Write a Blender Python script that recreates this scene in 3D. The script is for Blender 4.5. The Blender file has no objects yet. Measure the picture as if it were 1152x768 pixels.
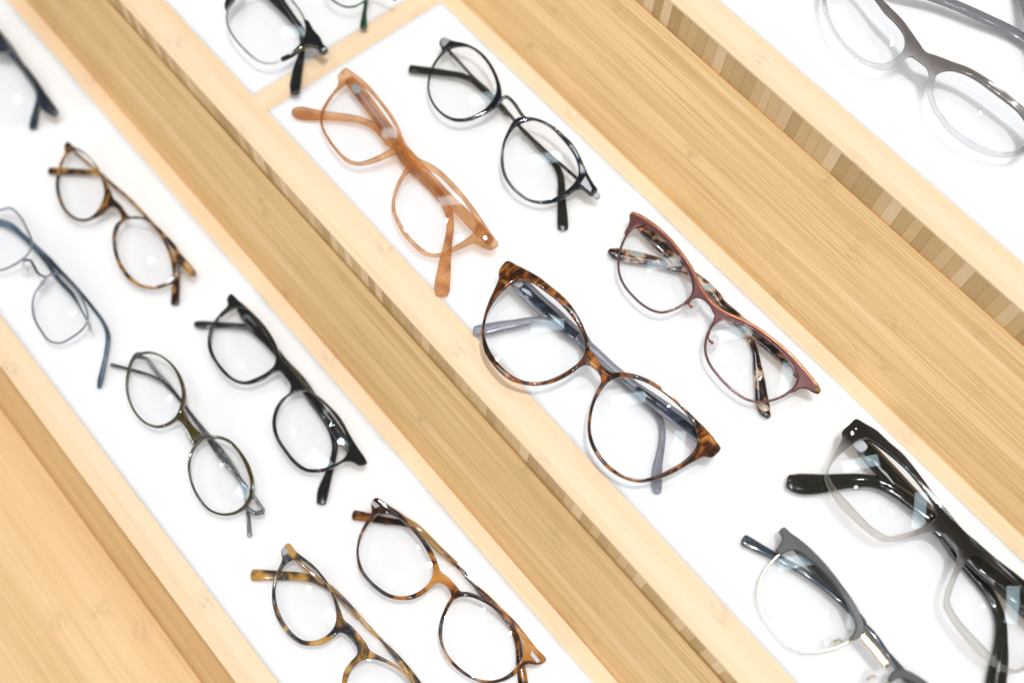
import bpy, bmesh, math, random
from mathutils import Vector, Matrix
from mathutils.geometry import tessellate_polygon

random.seed(4)
S = 0.12                                   # metres per layout unit (one tray panel is 120 mm deep)
scene = bpy.context.scene
COL = scene.collection

# ------------------------------------------------------------------ camera
R = Matrix(((0.6573796848445855, 0.7516141639089251, 0.054111907794134134),
            (-0.7007106911867121, 0.5832802415032835, 0.4108390039036114),
            (0.27723000777382245, -0.30799400721987885, 0.9101006616338478)))
CAM = Vector((2.7648099496718714, -1.260519707698967, 4.016302651657638)) * S
F = 1.0564714565198243 * 1152
RT = R.transposed()


def ray(px, py):
    return (RT @ Vector(((px - 576) / F, -(py - 384) / F, -1.0))).normalized()


def hit_z(px, py, z):
    d = ray(px, py)
    return CAM + d * ((z - CAM.z) / d.z)


cd = bpy.data.cameras.new('camera')
cam = bpy.data.objects.new('camera', cd)
COL.objects.link(cam)
cam.matrix_world = Matrix.Translation(CAM) @ RT.to_4x4()
cd.sensor_width = 36
cd.lens = 36 * F / 1152
cd.clip_start = 0.01
cd.clip_end = 50
cd.dof.use_dof = True
cd.dof.aperture_fstop = 3.4
cd.dof.focus_distance = -(R @ (hit_z(690, 400, 0.006) - CAM)).z
scene.camera = cam


# ------------------------------------------------------------------ object helpers
def thing(name, label, cat, loc, rz=0.0, group=None):
    o = bpy.data.objects.new(name, None)
    o.empty_display_size = 0.01
    COL.objects.link(o)
    o.location = loc
    o.rotation_euler = (0, 0, rz)
    o['label'] = label
    o['category'] = cat
    if group:
        o['group'] = group
    return o


def link_mesh(name, verts, faces, mat, parent=None, smooth=True, uvs=None, sharp=None, inv=None, label=None):
    me = bpy.data.meshes.new(name)
    if inv is not None:
        verts = [inv @ Vector(v) for v in verts]
    me.from_pydata([tuple(v) for v in verts], [], faces)
    me.validate()
    me.update()
    if uvs is not None:
        ul = me.uv_layers.new(name='UVMap')
        for lp in me.loops:
            ul.data[lp.index].uv = uvs[lp.vertex_index]
    bm = bmesh.new()
    bm.from_mesh(me)
    bmesh.ops.recalc_face_normals(bm, faces=bm.faces)
    if sharp is not None:
        bm.verts.ensure_lookup_table()
        for e in bm.edges:
            if (e.verts[0].index in sharp) and (e.verts[1].index in sharp):
                e.smooth = False
    for f in bm.faces:
        f.smooth = smooth
    bm.to_mesh(me)
    bm.free()
    me.materials.append(mat)
    o = bpy.data.objects.new(name, me)
    COL.objects.link(o)
    if parent:
        o.parent = parent
    if label:
        o['label'] = label
    return o


# ------------------------------------------------------------------ materials
def new_mat(name):
    m = bpy.data.materials.new(name)
    m.use_nodes = True
    nt = m.node_tree
    nt.nodes.clear()
    out = nt.nodes.new('ShaderNodeOutputMaterial')
    return m, nt, out


def N(nt, t, **kw):
    n = nt.nodes.new(t)
    for k, v in kw.items():
        if k == 'op':
            n.operation = v
        else:
            setattr(n, k, v)
    return n


def math_n(nt, op, a, b=None, c=None):
    n = N(nt, 'ShaderNodeMath', op=op)
    for i, x in enumerate((a, b, c)):
        if x is None:
            continue
        if isinstance(x, (int, float)):
            n.inputs[i].default_value = x
        else:
            nt.links.new(x, n.inputs[i])
    return n.outputs[0]


def ramp(nt, fac, stops, interp='LINEAR'):
    n = N(nt, 'ShaderNodeValToRGB')
    n.color_ramp.interpolation = interp
    el = n.color_ramp.elements
    while len(el) < len(stops):
        el.new(0.5)
    for e, (p, c) in zip(el, stops):
        e.position = p
        e.color = (c[0], c[1], c[2], 1)
    nt.links.new(fac, n.inputs[0])
    return n.outputs[0]


def mix_rgb(nt, fac, a, b, mode='MIX'):
    n = N(nt, 'ShaderNodeMix', data_type='RGBA', blend_type=mode)
    for i, x in ((0, fac), (6, a), (7, b)):
        if isinstance(x, (int, float)):
            n.inputs[i].default_value = x
        elif isinstance(x, (tuple, list)):
            n.inputs[i].default_value = (x[0], x[1], x[2], 1)
        else:
            nt.links.new(x, n.inputs[i])
    return n.outputs[2]


def sep_uv(nt):
    uv = N(nt, 'ShaderNodeUVMap')
    s = N(nt, 'ShaderNodeSeparateXYZ')
    nt.links.new(uv.outputs[0], s.inputs[0])
    return s.outputs[0], s.outputs[1]


def comb(nt, x, y, z=0.0):
    n = N(nt, 'ShaderNodeCombineXYZ')
    for i, v in enumerate((x, y, z)):
        if isinstance(v, (int, float)):
            n.inputs[i].default_value = v
        else:
            nt.links.new(v, n.inputs[i])
    return n.outputs[0]


def noise(nt, vec, scale, detail=3.0, rough=0.55, dist=0.0):
    n = N(nt, 'ShaderNodeTexNoise')
    n.inputs['Scale'].default_value = scale
    n.inputs['Detail'].default_value = detail
    n.inputs['Roughness'].default_value = rough
    n.inputs['Distortion'].default_value = dist
    nt.links.new(vec, n.inputs['Vector'])
    return n.outputs[0]


def bamboo(name, light, mid, dark, strip=0.007, fibre=1.0, strip_var=0.25, rough=0.5, seed=0.0):
    """Bamboo face grain: long fibres along U, glued strips across V, a node (knuckle) here and there in each strip."""
    m, nt, out = new_mat(name)
    u, v = sep_uv(nt)
    u = math_n(nt, 'ADD', u, seed)
    sid = math_n(nt, 'FLOOR', math_n(nt, 'DIVIDE', v, strip))
    wn = N(nt, 'ShaderNodeTexWhiteNoise', noise_dimensions='1D')
    nt.links.new(math_n(nt, 'ADD', sid, seed * 7.3), wn.inputs['W'])
    rnd = wn.outputs['Value']
    ushift = math_n(nt, 'MULTIPLY_ADD', rnd, 3.7, u)
    fine = noise(nt, comb(nt, math_n(nt, 'MULTIPLY', ushift, 9.0), math_n(nt, 'MULTIPLY', v, 1500.0)), 1.0, 3, 0.6)
    med = noise(nt, comb(nt, math_n(nt, 'MULTIPLY', ushift, 5.0), math_n(nt, 'MULTIPLY', v, 330.0)), 1.0, 3, 0.55)
    broad = noise(nt, comb(nt, math_n(nt, 'MULTIPLY', u, 4.0), math_n(nt, 'MULTIPLY', v, 45.0)), 1.0, 2, 0.5)
    def cen(x, k):
        return math_n(nt, 'MULTIPLY', math_n(nt, 'SUBTRACT', x, 0.5), k)
    hair = noise(nt, comb(nt, math_n(nt, 'MULTIPLY', ushift, 14.0), math_n(nt, 'MULTIPLY', v, 2600.0)), 1.0, 2, 0.6)
    f = math_n(nt, 'ADD', cen(fine, 1.1 * fibre), cen(hair, 0.8 * fibre))
    f = math_n(nt, 'ADD', f, cen(med, 0.42))
    f = math_n(nt, 'ADD', f, cen(broad, 0.32))
    f = math_n(nt, 'ADD', f, cen(rnd, strip_var))
    f = math_n(nt, 'ADD', f, 0.5)
    # knuckles
    t = math_n(nt, 'FRACT', math_n(nt, 'MULTIPLY_ADD', rnd, 5.17, math_n(nt, 'DIVIDE', u, 0.24)))
    d = math_n(nt, 'ABSOLUTE', math_n(nt, 'SUBTRACT', t, 0.5))
    knot = math_n(nt, 'SUBTRACT', 1.0, math_n(nt, 'MINIMUM', math_n(nt, 'DIVIDE', d, 0.035), 1.0))
    kn = noise(nt, comb(nt, math_n(nt, 'MULTIPLY', u, 160.0), math_n(nt, 'MULTIPLY', v, 900.0)), 1.0, 2, 0.6)
    kmask = math_n(nt, 'MULTIPLY', knot, math_n(nt, 'GREATER_THAN', kn, 0.52))
    col = ramp(nt, f, [(0.12, dark), (0.5, mid), (0.85, light)])
    # thin dark fibres
    th = noise(nt, comb(nt, math_n(nt, 'MULTIPLY', ushift, 11.0), math_n(nt, 'MULTIPLY', v, 800.0)), 1.0, 1, 0.5)
    streak = math_n(nt, 'MULTIPLY', math_n(nt, 'GREATER_THAN', th, 0.70), 0.3 * fibre)
    col = mix_rgb(nt, streak, col, tuple(c * 0.75 for c in dark))
    col = mix_rgb(nt, math_n(nt, 'MULTIPLY', kmask, 0.75), col, tuple(c * 0.74 for c in mid))
    b = N(nt, 'ShaderNodeBsdfPrincipled')
    nt.links.new(col, b.inputs['Base Color'])
    b.inputs['Roughness'].default_value = rough
    b.inputs['Specular IOR Level'].default_value = 0.3
    bp = N(nt, 'ShaderNodeBump')
    bp.inputs['Strength'].default_value = 0.12
    bp.inputs['Distance'].default_value = 0.0004
    nt.links.new(f, bp.inputs['Height'])
    nt.links.new(bp.outputs[0], b.inputs['Normal'])
    nt.links.new(b.outputs[0], out.inputs[0])
    return m


def end_grain(name):
    """Edge of a cross-laminated bamboo board: a row of blocks of slightly different tan, each stippled with cut fibres."""
    m, nt, out = new_mat(name)
    u, v = sep_uv(nt)
    wob = noise(nt, comb(nt, math_n(nt, 'MULTIPLY', u, 60.0), 0.0), 1.0, 1)
    uu = math_n(nt, 'MULTIPLY_ADD', wob, 0.006, u)
    sid = math_n(nt, 'FLOOR', math_n(nt, 'DIVIDE', uu, 0.0062))
    fr = math_n(nt, 'FRACT', math_n(nt, 'DIVIDE', uu, 0.0062))
    wn = N(nt, 'ShaderNodeTexWhiteNoise', noise_dimensions='1D')
    nt.links.new(sid, wn.inputs['W'])
    col = ramp(nt, wn.outputs['Value'], [(0.0, (0.56, 0.37, 0.175)), (0.5, (0.76, 0.53, 0.28)), (1.0, (0.92, 0.71, 0.45))])
    sp = noise(nt, comb(nt, math_n(nt, 'MULTIPLY', u, 1500.0), math_n(nt, 'MULTIPLY', v, 1500.0)), 1.0, 2, 0.7)
    col = mix_rgb(nt, math_n(nt, 'MULTIPLY', math_n(nt, 'GREATER_THAN', sp, 0.56), 0.3), col, (0.33, 0.22, 0.09))
    edge = math_n(nt, 'LESS_THAN', fr, 0.05)
    col = mix_rgb(nt, math_n(nt, 'MULTIPLY', edge, 0.5), col, (0.25, 0.16, 0.06))
    b = N(nt, 'ShaderNodeBsdfPrincipled')
    nt.links.new(col, b.inputs['Base Color'])
    b.inputs['Roughness'].default_value = 0.7
    b.inputs['Specular IOR Level'].default_value = 0.15
    nt.links.new(b.outputs[0], out.inputs[0])
    return m


def acrylic(name):
    m, nt, out = new_mat(name)
    b = N(nt, 'ShaderNodeBsdfPrincipled')
    b.inputs['Base Color'].default_value = (0.89, 0.895, 0.905, 1)
    b.inputs['Roughness'].default_value = 0.32
    b.inputs['Specular IOR Level'].default_value = 0.25
    b.inputs['Subsurface Weight'].default_value = 0.85
    b.inputs['Subsurface Radius'].default_value = (1, 1, 1)
    b.inputs['Subsurface Scale'].default_value = 0.006
    nt.links.new(b.outputs[0], out.inputs[0])
    return m


def finish(nt, out, col, rough, coat, alpha, metallic=0.0, spec=0.5, bump=None):
    """Glossy solid; with alpha it is coloured acetate: clearer face-on, denser and darker at its rounded edges."""
    b = N(nt, 'ShaderNodeBsdfPrincipled')
    if isinstance(col, (tuple, list)):
        n = N(nt, 'ShaderNodeRGB')
        n.outputs[0].default_value = (col[0], col[1], col[2], 1)
        col = n.outputs[0]
    b.inputs['Roughness'].default_value = rough
    b.inputs['Metallic'].default_value = metallic
    b.inputs['Specular IOR Level'].default_value = spec
    b.inputs['Coat Weight'].default_value = coat
    b.inputs['Coat Roughness'].default_value = 0.03
    tco = N(nt, 'ShaderNodeTexCoord')
    und = noise(nt, tco.outputs['Object'], 130.0, 0, 0.4)
    bmp = N(nt, 'ShaderNodeBump')               # hand-polished surfaces are never quite flat
    bmp.inputs['Strength'].default_value = 0.34
    bmp.inputs['Distance'].default_value = 0.0006
    nt.links.new(und, bmp.inputs['Height'])
    nt.links.new(bmp.outputs[0], b.inputs['Normal'])
    nt.links.new(bmp.outputs[0], b.inputs['Coat Normal'])
    if alpha is None:
        nt.links.new(col, b.inputs['Base Color'])
        nt.links.new(b.outputs[0], out.inputs[0])
        return
    lw = N(nt, 'ShaderNodeLayerWeight')
    lw.inputs[0].default_value = 0.5
    edge = math_n(nt, 'POWER', lw.outputs['Facing'], 1.6)
    deep = mix_rgb(nt, 1.0, col, mix_rgb(nt, 0.06, col, (1, 1, 1)), 'MULTIPLY')
    c2 = mix_rgb(nt, edge, col, deep)
    nt.links.new(c2, b.inputs['Base Color'])
    tr = N(nt, 'ShaderNodeBsdfTransparent')
    # light that passes through coloured acetate takes on its colour
    nt.links.new(mix_rgb(nt, 0.45, c2, (1, 1, 1)), tr.inputs[0])
    mx = N(nt, 'ShaderNodeMixShader')
    if isinstance(alpha, (int, float)):
        n = N(nt, 'ShaderNodeValue')
        n.outputs[0].default_value = alpha
        alpha = n.outputs[0]
    al = math_n(nt, 'MULTIPLY_ADD', math_n(nt, 'SUBTRACT', 1.0, alpha), math_n(nt, 'MULTIPLY', edge, 0.75), alpha)
    nt.links.new(al, mx.inputs[0])
    nt.links.new(tr.outputs[0], mx.inputs[1])
    nt.links.new(b.outputs[0], mx.inputs[2])
    nt.links.new(mx.outputs[0], out.inputs[0])


def plain(name, col, rough=0.12, coat=0.6, alpha=None, metallic=0.0, var=0.0, spec=0.5):
    m, nt, out = new_mat(name)
    c = col
    if var:
        tc = N(nt, 'ShaderNodeTexCoord')
        f = noise(nt, tc.outputs['Object'], 140.0, 3, 0.6, 0.6)
        c = ramp(nt, f, [(0.3, tuple(x * (1 - var) for x in col)), (0.7, tuple(min(1, x * (1 + var)) for x in col))])
    finish(nt, out, c, rough, coat, alpha, metallic, spec)
    return m


def tortoise(name, stops, scale=110.0, seed=0.0, alpha=None, stretch=(1, 1, 1), detail=3.0, dist=0.8, rough=0.1, tilt=0.0):
    m, nt, out = new_mat(name)
    tc = N(nt, 'ShaderNodeTexCoord')
    mp = N(nt, 'ShaderNodeMapping')
    mp.inputs['Location'].default_value = (seed, seed * 0.7, 0)
    mp.inputs['Rotation'].default_value = (0, 0, tilt)
    mp.inputs['Scale'].default_value = stretch
    nt.links.new(tc.outputs['Object'], mp.inputs[0])
    f = noise(nt, mp.outputs[0], scale, detail, 0.55, dist)
    col = ramp(nt, f, stops)
    finish(nt, out, col, rough, 0.7, alpha)
    return m


def fade(name, top, bottom, v0, v1, a_top, a_bot):
    """Acetate that is dyed dark at the brow and fades to clear towards the lower rim (UV v is metres up the front)."""
    m, nt, out = new_mat(name)
    u, v = sep_uv(nt)
    tc = N(nt, 'ShaderNodeTexCoord')
    nz = noise(nt, tc.outputs['Object'], 160.0, 3, 0.6, 0.8)
    vv = math_n(nt, 'MULTIPLY_ADD', math_n(nt, 'SUBTRACT', nz, 0.5), 0.008, v)
    mr = N(nt, 'ShaderNodeMapRange', interpolation_type='SMOOTHSTEP')
    mr.inputs[1].default_value = v0
    mr.inputs[2].default_value = v1
    nt.links.new(vv, mr.inputs[0])
    t = mr.outputs[0]
    col = mix_rgb(nt, t, bottom, top)
    al = math_n(nt, 'MULTIPLY_ADD', t, a_top - a_bot, a_bot)
    finish(nt, out, col, 0.1, 0.7, al)
    return m


def lens_mat(name, tint=(0.995, 0.996, 0.997)):
    m, nt, out = new_mat(name)
    # anti-reflection coated plastic: about 2 % head-on, rising at grazing angles, the same from both sides
    lw = N(nt, 'ShaderNodeLayerWeight')
    lw.inputs[0].default_value = 0.5
    p5 = math_n(nt, 'POWER', lw.outputs['Facing'], 4.0)
    fac = math_n(nt, 'MULTIPLY_ADD', p5, 0.6, 0.019)
    gl = N(nt, 'ShaderNodeBsdfGlossy')
    gl.inputs['Roughness'].default_value = 0.03
    gl.inputs[0].default_value = (0.75, 0.95, 1.0, 1)
    tr = N(nt, 'ShaderNodeBsdfTransparent')
    tr.inputs[0].default_value = tint + (1,)
    mx = N(nt, 'ShaderNodeMixShader')
    nt.links.new(fac, mx.inputs[0])
    nt.links.new(tr.outputs[0], mx.inputs[1])
    nt.links.new(gl.outputs[0], mx.inputs[2])
    nt.links.new(mx.outputs[0], out.inputs[0])
    return m


M = {}
M['rail'] = bamboo('bamboo_rail', (0.90, 0.70, 0.49), (0.86, 0.64, 0.42), (0.79, 0.53, 0.295), strip=0.0075, fibre=0.6, strip_var=0.2, seed=1.3)
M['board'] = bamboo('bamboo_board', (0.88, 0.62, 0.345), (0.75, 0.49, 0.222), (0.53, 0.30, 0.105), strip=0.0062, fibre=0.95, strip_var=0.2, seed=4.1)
M['counter'] = bamboo('bamboo_counter', (0.84, 0.61, 0.36), (0.77, 0.52, 0.27), (0.63, 0.385, 0.165), strip=0.011, fibre=0.9, strip_var=0.2, seed=7.7)
M['grain'] = end_grain('bamboo_end_grain')
M['panel'] = acrylic('opal_acrylic')
M['lens'] = lens_mat('demo_lens')
M['pad'] = plain('clear_silicone', (0.9, 0.9, 0.9), 0.1, 0.5, alpha=0.18)
M['silver'] = plain('silver_metal', (0.55, 0.55, 0.56), 0.34, 0.0, metallic=1.0)
M['gold'] = plain('pale_gold_metal', (0.80, 0.66, 0.48), 0.2, 0.0, metallic=1.0)
M['gun'] = plain('gunmetal', (0.16, 0.16, 0.17), 0.2, 0.3, metallic=0.9)
M['black'] = plain('black_acetate', (0.012, 0.012, 0.012), 0.08, 0.8)

# ------------------------------------------------------------------ the stepped bamboo display
X0, X1 = -2.6 * S, 5.2 * S
PITCH, RISE, H = 1.4890917 * S, 0.6072577 * S, 0.15135 * S
TR = {1: dict(y0=(-1.4890917 + 0.0620) * S, W=0.97523 * S, wl=0.13092 * S, wr=0.07997 * S, z=-RISE),
      2: dict(y0=0.0, W=1.0 * S, wl=0.16017 * S, wr=0.08264 * S, z=0.0),
      3: dict(y0=(1.4890917 + 0.0620) * S, W=1.0 * S, wl=0.15412 * S, wr=0.08264 * S, z=RISE)}
RECESS = 0.0006


def extrude_profile(name, prof, x0, x1, mat, parent, loc, label=None, closed=True):
    """A profile in (y,z) extruded along X; UV u = metres along the board, v = metres across it."""
    n = len(prof)
    verts, faces, uvs = [], [], []
    arc = [0.0]
    for i in range(n):
        a, b = prof[i], prof[(i + 1) % n]
        arc.append(arc[-1] + math.hypot(b[0] - a[0], b[1] - a[1]))
    for i in range(n + 1):
        y, z = prof[i % n]
        for x in (x0, x1):
            verts.append((x - loc[0], y - loc[1], z - loc[2]))
            uvs.append((x, arc[i] + 0.013))
    for i in range(n):
        faces.append((2 * i, 2 * i + 1, 2 * i + 3, 2 * i + 2))
    base = len(verts)
    for x in (x0, x1):
        s = len(verts)
        for y, z in prof:
            verts.append((x - loc[0], y - loc[1], z - loc[2]))
            uvs.append((y * 3, z * 3))
        faces.append(tuple(range(s, s + n)))
    return link_mesh(name, verts, faces, mat, parent, smooth=False, uvs=uvs, label=label)


def rounded_rail(ya, yb, zb, zt, ra=0.0012, rb=0.0012):
    p = [(yb, zb), (ya, zb)]
    for k in range(5):
        a = math.pi - k * math.pi / 8
        p.append((ya + ra + ra * math.cos(a), zt - ra + ra * math.sin(a)))
    for k in range(5):
        a = math.pi / 2 - k * math.pi / 8
        p.append((yb - rb + rb * math.cos(a), zt - rb + rb * math.sin(a)))
    return p


def acrylic_panel(parent, loc, xa, xb, ya, yb, z):
    """White panel with a low turned-up lip."""
    zt = z - RECESS
    ring = lambda d, zz: [(xa + d, ya + d, zz), (xb - d, ya + d, zz), (xb - d, yb - d, zz), (xa + d, yb - d, zz)]
    # the outer skirt is tucked into the rails
    loops = [ring(-0.0008, z - 0.006), ring(-0.0008, z - 0.00012), ring(0.0002, z - 0.00012), ring(0.0012, z - 0.0004), ring(0.0024, zt)]
    verts = [v for l in loops for v in l]
    faces = []
    for k in range(4):
        for i in range(4):
            j = (i + 1) % 4
            faces.append((4 * k + i, 4 * k + j, 4 * k + 4 + j, 4 * k + 4 + i))
    faces += [(16, 17, 18, 19), (0, 1, 2, 3)]
    verts = [Vector(v) - Vector(loc) for v in verts]
    return link_mesh('base_panel', verts, faces, M['panel'], parent, smooth=False)


LT = {1: 'lower left bamboo tray with white panel holding round and tortoiseshell eyeglasses',
      2: 'middle bamboo tray split by a crosswise divider, holding peach and cat-eye eyeglasses',
      3: 'top right bamboo tray holding the large grey eyeglasses'}
for i, t in TR.items():
    loc = ((X0 + X1) / 2, t['y0'] + t['W'] / 2, t['z'] - 0.03)
    root = thing('display_tray', LT[i], 'tray', loc)
    y0, y1 = t['y0'], t['y0'] + t['W']
    # top lamination of the front rail, end-grain core below it
    extrude_profile('front_rail', rounded_rail(y0 - t['wl'], y0, t['z'] - 0.0016, t['z'], 0.0009, 0.00015), X0, X1, M['rail'], root, loc)
    extrude_profile('edge_core', [(y0 - 0.002, t['z'] - 0.0018), (y0 - 0.002, t['z'] - 0.024), (y0 - t['wl'] + 0.0006, t['z'] - 0.024), (y0 - t['wl'] + 0.0006, t['z'] - 0.0018)], X0, X1, M['grain'], root, loc)
    extrude_profile('back_rail', rounded_rail(y1, y1 + t['wr'], t['z'] - 0.02, t['z'], 0.00015, 0.0012), X0, X1, M['rail'], root, loc)
    if i == 2:
        wd = 0.1103 * S
        dv = rounded_rail(-wd, 0, t['z'] - 0.01, t['z'] - 0.0001, 0.00015, 0.00015)
        # divider runs across the tray: same profile, turned by 90 degrees
        o = extrude_profile('divider', dv, y0, y1, M['rail'], root, loc)
        for v in o.data.vertices:
            w = v.co + Vector(loc)
            v.co = Vector((w.y, w.x, w.z)) - Vector(loc)
        o.data.flip_normals()
        acrylic_panel(root, loc, X0, -wd, y0, y1, t['z'])
        acrylic_panel(root, loc, 0, X1, y0, y1, t['z'])
    else:
        acrylic_panel(root, loc, X0, X1, y0, y1, t['z'])


def riser(label, ytop, ztop, ybot, zbot, ext=0.012):
    d = Vector((ybot - ytop, zbot - ztop)).normalized()
    a = Vector((ytop, ztop))
    b = Vector((ybot, zbot)) + d * ext
    n = Vector((-d.y, d.x))
    if n.x < 0:
        n = -n                                   # thickness goes to the back (+y)
    th = 0.006
    prof = [tuple(a), tuple(b), tuple(b + n * th), tuple(a + n * th)]
    loc = ((X0 + X1) / 2, (ytop + ybot) / 2, (ztop + zbot) / 2)
    o = extrude_profile('riser_board', prof, X0, X1, M['board'], None, (0, 0, 0), None)
    for v in o.data.vertices:
        v.co = v.co - Vector(loc)
    o.location = loc
    o['label'] = label
    o['category'] = 'board'
    o['group'] = 'bamboo boards between the trays'


for i in (2, 3):
    t, p = TR[i], TR[i - 1]
    riser({2: 'bamboo board sloping down from middle tray to the left tray',
           3: 'bamboo board sloping down from top right tray to the middle tray'}[i],
          t['y0'] - t['wl'] - 0.0008, t['z'] - H, p['y0'] + p['W'] + p['wr'] + 0.0006, p['z'])

# bamboo counter in front of the lowest step
ZC = TR[1]['z'] - RISE
ca, cb = hit_z(0, 454, ZC), hit_z(226, 768, ZC)
YC = (ca.y + cb.y) / 2
t = TR[1]
riser('narrow shaded bamboo board between the left tray and the front counter', t['y0'] - t['wl'] + 0.0002, t['z'] - 0.022, YC + 0.0005, ZC, 0.006)
o = extrude_profile('bamboo_counter', rounded_rail(YC - 0.30, YC, ZC - 0.018, ZC, 0.001), X0, X1, M['counter'], None, (0, 0, 0))
o['label'] = 'plain bamboo counter top at the lower left corner, in front of the trays'
o['category'] = 'counter'
# the ground the furniture stands on
fl = link_mesh('floor', [(-3, -3, -0.8), (4, -3, -0.8), (4, 3, -0.8), (-3, 3, -0.8)], [(0, 1, 2, 3)], M['counter'], None, False, uvs=[(0, 0), (7, 0), (7, 6), (0, 6)])
fl['kind'] = 'structure'


# ------------------------------------------------------------------ curves
def crom(pts, closed, step):
    """Centripetal-ish Catmull-Rom through points of any dimension, resampled about every `step` in the first two coordinates."""
    n = len(pts)
    out = []
    rng = range(n) if closed else range(n - 1)
    for i in rng:
        p1, p2 = pts[i], pts[(i + 1) % n]
        p0 = pts[(i - 1) % n] if (closed or i > 0) else [2 * a - b for a, b in zip(p1, p2)]
        p3 = pts[(i + 2) % n] if (closed or i + 2 < n) else [2 * b - a for a, b in zip(p1, p2)]
        L = math.hypot(p2[0] - p1[0], p2[1] - p1[1])
        k = max(1, int(round(L / step)))
        d0 = max(1e-6, math.hypot(p1[0] - p0[0], p1[1] - p0[1])) ** 0.5
        d1 = max(1e-6, L) ** 0.5
        d2 = max(1e-6, math.hypot(p3[0] - p2[0], p3[1] - p2[1])) ** 0.5
        for j in range(k):
            s = j / k
            q = []
            for a0, a1, a2, a3 in zip(p0, p1, p2, p3):
                m1 = ((a1 - a0) / d0 - (a2 - a0) / (d0 + d1) + (a2 - a1) / d1) * d1
                m2 = ((a2 - a1) / d1 - (a3 - a1) / (d1 + d2) + (a3 - a2) / d2) * d1
                h00 = 2 * s ** 3 - 3 * s ** 2 + 1
                h10 = s ** 3 - 2 * s ** 2 + s
                h01 = -2 * s ** 3 + 3 * s ** 2
                h11 = s ** 3 - s ** 2
                q.append(h00 * a1 + h10 * m1 + h01 * a2 + h11 * m2)
            out.append(tuple(q))
    if not closed:
        out.append(tuple(pts[-1]))
    return out


def area2(p):
    return sum(p[i][0] * p[(i + 1) % len(p)][1] - p[(i + 1) % len(p)][0] * p[i][1] for i in range(len(p)))


def offset_loop(loop, d):
    """Loop (ccw) offset inward by d."""
    n = len(loop)
    out = []
    for i in range(n):
        a, b, c = Vector(loop[i - 1]), Vector(loop[i]), Vector(loop[(i + 1) % n])
        t1 = (b - a)
        t2 = (c - b)
        if t1.length < 1e-9:
            t1 = t2
        if t2.length < 1e-9:
            t2 = t1
        t1.normalize()
        t2.normalize()
        n1 = Vector((-t1.y, t1.x))
        n2 = Vector((-t2.y, t2.x))
        m = n1 + n2
        if m.length < 1e-4:
            m = n1
        m.normalize()
        k = 1.0 / max(0.55, m.dot(n1))
        out.append(tuple(b + m * d * k))
    return out


# ------------------------------------------------------------------ eyeglasses builder
Z = dict(J1=(320, 70, 6.147), J2=(420, 165, 4.387), K1=(450, 35, 6.98), K2=(550, 120, 5.296), L1=(530, 285, 4.52), L2=(650, 400, 4.8),
         M1=(675, 230, 5.686), M2=(780, 335, 5.293), N1=(875, 460, 4.8), N2=(1010, 570, 3.88), O1=(825, 585, 4.8), O2=(930, 690, 9.6),
         Q=(910, 0, 4.041), B=(50, 150, 3.839), C=(0, 225, 3.489), D=(120, 385, 3.411), E=(215, 325, 3.071), F=(275, 600, 4.571),
         G1=(390, 550, 5.486), G2=(480, 640, 6.0), H=(245, 0, 6.4), A=(0, 20, 5.489), I=(360, 0, 10.473))


def tr(zone, txt):
    """Parse 'x,y x,y,w ...' given in an enlarged view into photograph coordinates."""
    x0, y0, s = Z[zone]
    out = []
    for tok in txt.split():
        v = [float(a) for a in tok.split(',')]
        out.append((x0 + v[0] / s, y0 + v[1] / s) + tuple(a / s for a in v[2:]))
    return out


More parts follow.
